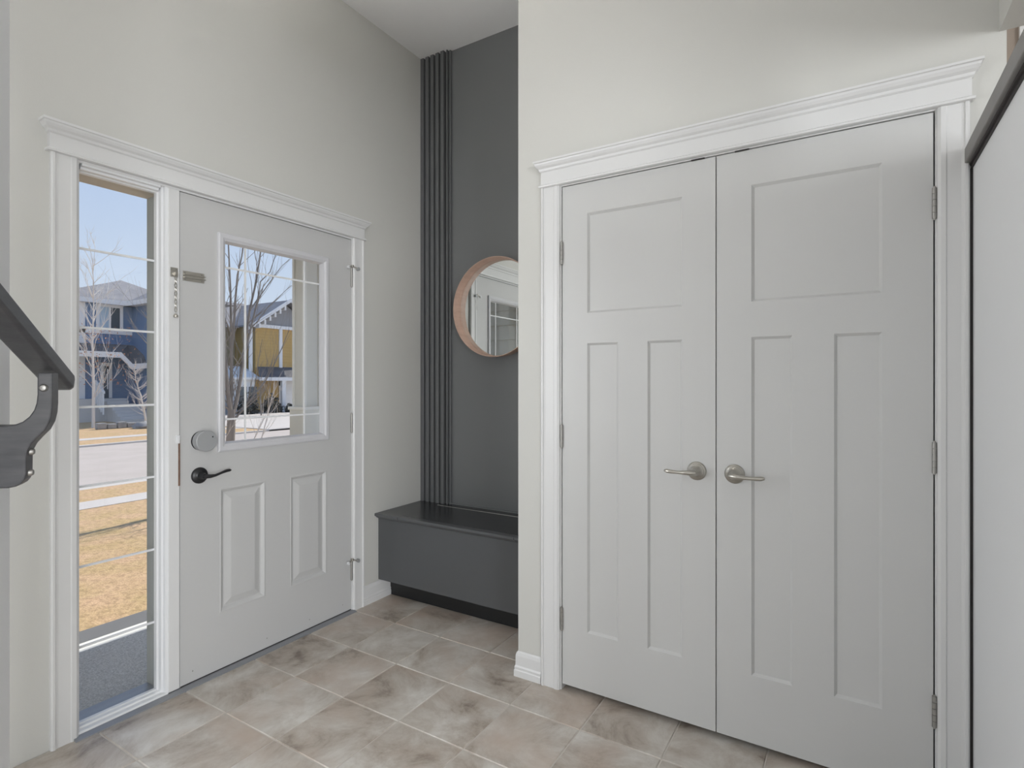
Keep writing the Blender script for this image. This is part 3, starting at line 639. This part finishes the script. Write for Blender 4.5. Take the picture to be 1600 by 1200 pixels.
def hip(mb, x0, x1, y0, y1, z, apex):          # hip roof: front edge x1 (towards us); apex = list of ridge points (front, back)
    a, b = apex
    c = [(x1, y0, z), (x1, y1, z), (x0, y1, z), (x0, y0, z), a, b]
    return mb.add(c, [(0, 1, 4), (1, 2, 5, 4), (2, 3, 5), (3, 0, 4, 5), (0, 3, 2, 1)])
def win(parent, x, y0, y1, z0, z1, split=True, t=.13):
    f = MB()
    f.box(x, x + .06, y0 - t, y1 + t, z1, z1 + t * 1.5); f.box(x, x + .06, y0 - t, y1 + t, z0 - t, z0); f.box(x, x + .05, y0 - t, y0, z0, z1); f.box(x, x + .05, y1, y1 + t, z0, z1)
    fo = f.build('window', M_HW, parent)
    if split:
        ym = (y0 + y1) / 2
        box_obj('mullion', M_HW, fo, x, x + .05, ym - .05, ym + .05, z0, z1)
        box_obj('pane', M_BLIND, fo, x + .01, x + .02, y0, ym - .05, z0, z1); box_obj('pane', M_PANE, fo, x + .01, x + .02, ym + .05, y1, z0, z1)
    else: box_obj('pane', M_PANE, fo, x + .01, x + .02, y0, y1, z0, z1)
    return fo

# --- blue house
XH = -34.0
yc_ = atX(206, 478, XH).y                       # inside corner
bh = empty('blue_house', (-37, 17, GZ), 'blue two-storey house with grey hip roof seen through the sidelight', 'house')
box_obj('main_wall', M_BLUE, bh, -44, XH, 12.6, 19.4, GZ, 5.62)
box_obj('wing_wall', M_BLUE, bh, XH, -30.2, yc_, 19.4, GZ, 5.62)
eave = 5.62
hip(MB(), -45, XH + .45, 12.1, 20.6, eave + .25, (Vector((-38.0, atX(189, 438, -38).y, atX(189, 438, -38).z)), Vector((-43, 17.4, 7.78)))).build('roof', M_ROOF, bh)
hip(MB(), -36, -29.7, yc_ - .45, 20.2, eave + .24, (Vector((-32.0, yc_ + 1.9, 6.95)), Vector((-37.5, yc_ + 1.9, 6.95)))).build('wing_roof', M_ROOF, bh)
box_obj('fascia', M_HW, bh, XH - .02, XH + .47, 12.1, yc_ - .46, eave, eave + .26)
box_obj('fascia', M_HW, bh, XH + .47, -29.7, yc_ - .47, yc_ + .02, eave, eave + .26)
p1, p2 = atX(155, 513, XH), atX(187, 482, XH)
win(bh, XH, p1.y, p2.y, p1.z, p2.z, True, .16)
box_obj('belt_board', M_HW, bh, XH, XH + .05, 12.6, yc_, 3.95, 4.15)
box_obj('corner_board', M_HW, bh, XH, XH + .05, 13.55, 13.85, GZ, eave)
# porch roof with angled fascia, door, steps, railing
XP = -32.3
def pf(u, v): return atX(u, v, XP)
A = [pf(112, 556), pf(188, 559), pf(206, 577), pf(246, 574)]
fp = MB()
for q0, q1 in zip(A[:-1], A[1:]):
    fp.prism([q0, q1, q1 + Vector((0, 0, .30)), q0 + Vector((0, 0, .30))], [w_ + Vector((.12, 0, 0)) for w_ in (q0, q1, q1 + Vector((0, 0, .30)), q0 + Vector((0, 0, .30)))])
fp.build('porch_fascia', M_HW, bh)
T0, T1 = atX(160, 537, XH + .02), atX(200, 539, XH + .02)
rf = MB(); up_ = Vector((0, 0, .30))
rf.add([A[0] + up_, A[1] + up_, A[2] + up_, T1, T0, Vector((XH, A[0].y, T0.z))], [(0, 1, 4, 5), (1, 2, 3, 4)]); rf.build('porch_roof', M_ROOFD, bh)
rf2 = MB(); rf2.add([A[2] + up_, A[3] + up_, Vector((XH + 1.2, A[3].y, A[3].z + 1.1)), T1], [(0, 1, 2, 3)]); rf2.build('lower_roof', M_ROOFD, bh)
d0, d1 = atX(157, 622, XH + .04), atX(175, 567, XH + .04)
fdr = box_obj('entry_door_frame', M_HW, bh, XH + .01, XH + .06, d0.y, d1.y, d0.z, d1.z)
box_obj('entry_door', M_PANE, fdr, XH + .05, XH + .09, d0.y + .15, d1.y - .18, d0.z, d1.z - .2)
box_obj('door_glass_bar', M_HW, fdr, XH + .09, XH + .10, d0.y + .30, d0.y + .36, d0.z + .5, d1.z - .35)
floor_z = d0.z
ns = 7
for k in range(ns):
    z1_ = floor_z - (k + 1) * (floor_z - GZ) / (ns + 1)
    y0_, y1_ = d0.y - .15, d1.y + .35 + k * .22
    box_obj('step', M_STEP, bh, XH + .9 + k * .30, XH + 1.22 + k * .30, y0_, y1_, GZ, z1_)
box_obj('porch_deck', M_STEP, bh, XH, XH + .9, d0.y - 1.6, d1.y + .4, GZ, floor_z - .02)
rl = MB()
for k in range(5):
    y_ = d0.y - .55; x_ = XH + .9 + k * .22; z_ = floor_z - k * .14
    o_ = box_obj('railing_post', M_HW, bh, x_, x_ + .06, y_ - .06, y_, max(GZ, z_ - .3), z_ + .95)
rr = MB(); y_ = d0.y - .58
rr.prism([Vector((XH + .9, y_ - .05, floor_z + .9)), Vector((XH + 1.9, y_ - .05, floor_z + .28)), Vector((XH + 1.9, y_ + .05, floor_z + .28)), Vector((XH + .9, y_ + .05, floor_z + .9))],
         [Vector((XH + .9, y_ - .05, floor_z + 1.02)), Vector((XH + 1.9, y_ - .05, floor_z + .40)), Vector((XH + 1.9, y_ + .05, floor_z + .40)), Vector((XH + .9, y_ + .05, floor_z + 1.02))]).build('railing', M_HW, bh)
box_obj('garage_door', M_HW, bh, -30.2, -30.12, yc_ + .35, 18.9, GZ, 1.2)

# --- grey house part between: pale siding wing with a garage, then the yellow house
yh = empty('yellow_house', (-36, 26, GZ), 'yellow gabled two-storey house with white trim beyond the street', 'house')
gl, gp, gr = atX(394, 506, XH), atX(447, 472, XH), atX(500, 509, XH)
zE = atX(394, 508, XH).z
yl = gl.y; ypk = gp.y; yr = ypk + (ypk - yl)
box_obj('gable_wall', M_YEL, yh, -42, XH, yl + .25, yr - .25, GZ, zE)
# gable face (grey shingled) and roof
g = MB(); g.prism([Vector((XH, yl + .1, zE)), Vector((XH, yr - .1, zE)), Vector((XH, ypk, gp.z - .25))], [Vector((-42, yl + .1, zE)), Vector((-42, yr - .1, zE)), Vector((-42, ypk, gp.z - .25))]); g.build('gable', mat('gable_grey', (.30, .30, .31), .8), yh)
def slope(mb, ya, za, yb, zb, x0, x1, th):
    return mb.prism([Vector((x1, ya, za)), Vector((x1, yb, zb)), Vector((x1, yb, zb + th)), Vector((x1, ya, za + th))], [Vector((x0, ya, za)), Vector((x0, yb, zb)), Vector((x0, yb, zb + th)), Vector((x0, ya, za + th))])
slope(MB(), yl - .35, zE - .12, ypk, gp.z, -42, XH + .5, .12).build('roof_slope', M_ROOF, yh)
slope(MB(), yr + .35, zE - .12, ypk, gp.z, -42, XH + .5, .12).build('roof_slope', M_ROOF, yh)
slope(MB(), yl - .35, zE - .22, ypk, gp.z - .05, XH + .5, XH + .62, .26).build('rake_board', M_HW, yh)
slope(MB(), yr + .35, zE - .22, ypk, gp.z - .05, XH + .5, XH + .62, .26).build('rake_board', M_HW, yh)
for k in range(6):
    f_ = .1 + k * .15; yy = yl + (ypk - yl) * f_; z_ = zE - .22 + (gp.z - zE + .17) * (f_ * .92 + .05)
    box_obj('rake_bracket', M_HW, yh, XH, XH + .5, yy - .07, yy + .07, z_ - .28, z_ + .05)
box_obj('eave_board', M_HW, yh, XH, XH + .12, yl, yr, zE - .12, zE + .12)
for u_ in (391, 438):
    y_ = atX(u_, 560, XH).y; box_obj('corner_board', M_HW, yh, XH, XH + .08, y_ - .13, y_ + .13, GZ, zE)
# recessed left wing
box_obj('side_wall', M_TAN, yh, -43, -36.5, yl - 2.5, yl + .3, GZ, zE)
wing_r = MB(); a1_ = Vector((-36.0, yl - 3.4, zE)); 
wing_r.add([(-35.9, yl - 2.9, zE), (-35.9, yl + 3.2, zE), (-40, yl + 3.2, gp.z + .35), (-40, yl - 2.6, gp.z + .12), (-44, yl - 2.9, zE), (-44, yl + 3.2, zE)], [(0, 1, 2, 3), (3, 2, 5, 4), (0, 3, 4)]); wing_r.build('wing_roof', M_ROOF, yh)
box_obj('wing_fascia', M_HW, yh, -36.0, -35.85, yl - 2.9, yl + .2, zE - .1, zE + .14)
win(yh, -36.5, yl - 2.1, yl - .9, 3.0, 4.4, False)
# lower storey: garage bay and porch roof
ga, gb = atX(362, 640, -33.2).y, atX(398, 640, -33.2).y
box_obj('garage_bay', M_HW, yh, -36.5, -33.2, ga, gb, GZ, 1.35)
sg = MB(); sg.prism([Vector((-32.9, ga - .3, 1.35)), Vector((-32.9, gb + .2, 1.35)), Vector((-34.8, gb + .2, 2.15)), Vector((-34.8, ga - .3, 2.15))], [Vector((-32.9, ga - .3, 1.5)), Vector((-32.9, gb + .2, 1.5)), Vector((-34.8, gb + .2, 2.3)), Vector((-34.8, ga - .3, 2.3))]); sg.build('garage_roof', M_HW, yh)
gw = box_obj('garage_door', M_HW, yh, -33.2, -33.14, ga + .3, gb - .3, GZ, 1.0)
for k in range(2):
    yy = ga + .45 + k * .75; box_obj('pane', M_PANE, gw, -33.14, -33.12, yy, yy + .6, -.25, .85)
pl, pr2 = atX(400, 640, -33.0).y, atX(500, 640, -33.0).y
lr = MB(); zl = atX(425, 590, -32.6).z; lr.add([(-32.6, pl, zl), (-32.6, pr2, zl), (-34, pr2, zl + .8), (-34, pl + .8, zl + .8)], [(0, 1, 2, 3)]); lr.build('porch_roof', M_ROOFD, yh)
box_obj('porch_fascia', M_HW, yh, -32.66, -32.56, pl, pr2, zl - .22, zl + .02)
yp = atX(442, 620, -32.8).y; box_obj('porch_post', M_HW, yh, -32.9, -32.65, yp - .15, yp + .15, GZ, zl - .2)
yd = atX(455, 620, -33.9).y; dd_ = box_obj('entry_door', M_HW, yh, XH, XH + .08, yd - .45, yd + .6, GZ + .2, 1.3)
box_obj('wall_lamp', M_PANE, yh, XH, XH + .2, yd - 1.0, yd - .8, .9, 1.25)

# ================================================================== TREES AND SHRUBS
M_BARK = mat('grey_bark', (0.30, 0.265, 0.235), .9, var=(0.20, 0.175, 0.155), var_scale=9, stretch=(1, 1, .25), bump=.6, bump_scale=30)
M_TWIG = mat('pale_twig', (0.70, 0.65, 0.60), .85)
M_RUST = mat('dry_rust_leaf', (0.42, 0.20, 0.10), .8)
def twig(mb, p, d, ln, r, depth, rng, spread=.55, kids=(2, 4)):
    pts = [p]; q = p.copy(); dd = d.normalized(); k = 4
    for i in range(k):
        dd = (dd + Vector((rng.uniform(-.13, .13), rng.uniform(-.13, .13), rng.uniform(-.04, .16)))).normalized(); q = q + dd * (ln / k); pts.append(q.copy())
    mb.tube(pts, [r * (1 - .17 * i) for i in range(k + 1)], 5)
    if depth <= 0: return
    for _ in range(rng.randint(*kids)):
        i = rng.randint(1, k); nd = (dd + Vector((rng.uniform(-1, 1), rng.uniform(-1, 1), rng.uniform(-.2, .7))) * spread).normalized()
        twig(mb, pts[i], nd, ln * rng.uniform(.45, .72), r * .55, depth - 1, rng, spread, kids)

# near multi-stem tree in the front yard
TX = -7.7
rng = random.Random(11)
nt = empty('yard_tree', tuple(Vector((TX, atX(361, 783, TX).y, GZ))), 'bare multi-stem tree in the front yard seen through the door window', 'tree')
def tp(u, v, dx=0): return atX(u, v, TX + dx)
s_ = 10.4 / 865
base = tp(360, 783); base.z = GZ - .05
MB().tube([base, tp(360, 720), tp(360, 690), tp(361, 668), tp(361.5, 652), tp(361, 640)], [.105, .085, .078, .076, .072, .055], 12).build('trunk', M_BARK, nt)
limbs = [
    ([(361, 652), (357, 620), (354, 590), (352, 560), (350, 510), (348, 450), (344, 380), (338, 300)], .046),
    ([(361, 648), (361, 610), (362, 560), (361, 500), (360, 450), (357, 385), (355, 300)], .038),
    ([(363, 652), (370, 625), (376, 590), (380, 560), (385, 520), (390, 485), (398, 450), (405, 410), (412, 360), (418, 290)], .040),
    ([(364, 660), (372, 648), (380, 640), (396, 618), (412, 600), (426, 575), (440, 545), (452, 515)], .026),
    ([(361, 560), (366, 500), (368, 465), (371, 430), (378, 400), (384, 340), (388, 280)], .026),
    ([(377, 585), (386, 540), (395, 500), (402, 470), (407, 440), (422, 425), (430, 400), (440, 370)], .022),
    ([(361, 520), (352, 500), (346, 480), (338, 450)], .018),
    ([(391, 485), (402, 468), (414, 452), (428, 432), (440, 416), (452, 405)], .015),
    ([(357, 620), (340, 600), (310, 570), (280, 540), (250, 515), (232, 500), (220, 484)], .020),
    ([(358, 640), (330, 620), (290, 590), (255, 560), (235, 543), (215, 520), (203, 497)], .018),
    ([(386, 520), (404, 500), (420, 478), (440, 460), (455, 446)], .012),
    ([(396, 618), (400, 590), (404, 560), (410, 530)], .010),
    ([(412, 600), (420, 620), (424, 590), (430, 560)], .009),
]
for path, r0 in limbs:
    dxs = rng.uniform(-.5, .5); m = MB(); n_ = len(path)
    P_ = [tp(u, v, dxs * i / n_) for i, (u, v) in enumerate(path)]
    R_ = [max(.004, r0 * (1 - .8 * i / (n_ - 1))) for i in range(n_)]
    m.tube(P_, R_, 8)
    for i in range(1, n_):
        for _ in range(2):
            d_ = (P_[i] - P_[i - 1]).normalized() + Vector((rng.uniform(-.9, .9), rng.uniform(-.8, .8), rng.uniform(-.1, .5))) * .8
            f_ = rng.random(); twig(m, P_[i - 1].lerp(P_[i], f_), d_, rng.uniform(.35, .9), min(.010, R_[i] * .5), 1, rng, kids=(1, 3))
    m.build('limb', M_BARK, nt)
# low shoots in front of the driveway
for path in ([(385, 783), (398, 720), (410, 680), (418, 650), (424, 625)], [(372, 783), (390, 700), (400, 680), (412, 655)], [(352, 783), (356, 720), (350, 690), (345, 670)]):
    m = MB(); P_ = [tp(u, v, .6) for u, v in path]; m.tube(P_, [.016, .014, .012, .009, .005][:len(P_)], 6)
    for i in range(2, len(P_)):
        for _ in range(3): twig(m, P_[i], (P_[i] - P_[i - 1]).normalized() + Vector((rng.uniform(-1, 1), rng.uniform(-1, 1), rng.uniform(-.2, .6))) * .7, .45, .005, 1, rng)
    m.build('shoot', M_TWIG, nt)

def small_tree(name, label, u, vbase, X, h, spread, n, seed, m, r=.06, leaf=None, lean=Vector((0, 0, 0)), v_top=None, cat='tree'):
    rg = random.Random(seed); b = atX(u, vbase, X); b.z = GZ
    t = empty(name, tuple(b), label, cat); tr_ = MB()
    P_ = [b + Vector((rg.uniform(-.05, .05), rg.uniform(-.05, .05), h * f)) + lean * f for f in (0, .25, .5, .75, 1)]
    tr_.tube(P_, [r, r * .8, r * .55, r * .35, r * .12], 7); tr_.build('trunk', m, t)
    cr_ = MB()
    for k in range(n):
        f = rg.uniform(.15, .98); p = b.lerp(P_[-1], f); an = rg.uniform(0, 2 * math.pi); d = Vector((math.cos(an) * spread, math.sin(an) * spread, rg.uniform(.4, 1.1)))
        twig(cr_, p, d, h * rg.uniform(.14, .3) * (1.15 - f * .6), r * .22, 2, rg, .6, (2, 3))
    cr_.build('branches', m, t)
    if leaf:
        lf_ = MB()
        for k in range(leaf):
            an = rg.uniform(0, 6.28); rr_ = rg.uniform(.1, 1.0) * h * .22; p = b + Vector((math.cos(an) * rr_, math.sin(an) * rr_, h * rg.uniform(.25, .6))); s = .06
            q_ = [p + Vector((rg.uniform(-s, s), rg.uniform(-s, s), rg.uniform(-s, s))) for _ in range(3)]; lf_.add(q_, [(0, 1, 2)])
        tag(lf_.build('dry_leaves', M_RUST, t), kind='stuff')
    return t
small_tree('street_tree', 'slender bare tree with a few rusty leaves before the blue house', 146, 664, -28.8, 8.2, .62, 40, 3, M_TWIG, .075, leaf=520)
small_tree('bare_shrub', 'spreading pale bare shrub at the right corner of the blue house steps', 228, 648, -29.0, 3.0, 1.5, 60, 5, M_TWIG, .06, lean=Vector((0, -.6, 0)), cat='shrub')
small_tree('bare_shrub', 'low bare shrub in front of the yellow house', 408, 648, -30.0, 2.6, 1.1, 40, 12, M_BARK, .05, cat='shrub')
M_HEDGE = mat('dark_evergreen', (0.03, 0.035, 0.035), .9, var=(0.06, 0.065, 0.06), var_scale=6)
def mound(name, label, u, v, X, rx, rz, seed, cat='shrub', m=M_HEDGE):
    rg = random.Random(seed); c = atX(u, v, X); c.z = GZ; o = empty(name, tuple(c), label, cat); mb = MB()
    for k in range(260):
        an = rg.uniform(0, 6.28); f = rg.random() ** .5; p = c + Vector((math.cos(an) * rx * f * .6, math.sin(an) * rx * f, rg.random() * rz * (1 - f * f * .7))); s = .17
        mb.add([p + Vector((rg.uniform(-s, s), rg.uniform(-s, s), rg.uniform(-s, s))) for _ in range(4)], [(0, 1, 2), (0, 2, 3)])
    tag(mb.build('foliage', m, o), kind='stuff')
    MB().tube([c, c + Vector((0, 0, rz * .7))], [.08, .03], 6).build('stem', M_BARK, o)
mound('evergreen_shrub', 'dark clipped shrub under the yellow house porch wall', 425, 645, -32.2, .74, 1.35, 21)
mound('evergreen_shrub', 'dark wide shrub beside the white garage bay', 388, 645, -32.2, .72, 1.5, 22)
mound('evergreen_shrub', 'small dark shrub at the foot of the yellow house post', 456, 646, -31.8, .5, .7, 23)
M_ROCK = mat('grey_rock', (.24, .24, .24), .9, var=(.34, .33, .32), var_scale=3)
def rock(u, v, X, r, seed, label):
    rg = random.Random(seed); c = atX(u, v, X); c.z = GZ
    pr_ = [(0, r * .9), (r * .25, r), (r * .5, r * .8), (r * .68, r * .4), (r * .72, .02)]
    m = MB(); m.lathe(c, (0, 0, 1), pr_, 9); m.v = [(x + rg.uniform(-r, r) * .16, y + rg.uniform(-r, r) * .16, z + rg.uniform(-r, r) * .06) for x, y, z in m.v]
    tag(m.build('garden_rock', M_ROCK), label, 'rock')
rock(224, 666, -26.5, .45, 1, 'grey boulder on the lawn right of the blue house steps')
# stone bed edge around the street tree
tb = empty('planter_edge', (-27.4, 13.5, GZ), 'low grey stone edging around the street tree', 'garden edging')
for k in range(9):
    y_ = 11.8 + k * .42; r_ = random.Random(k)
    MB().box(-27.6, -27.3, y_, y_ + .38, GZ, GZ + .26 + r_.uniform(-.03, .05)).build('edging_stone', M_ROCK, tb, .04)
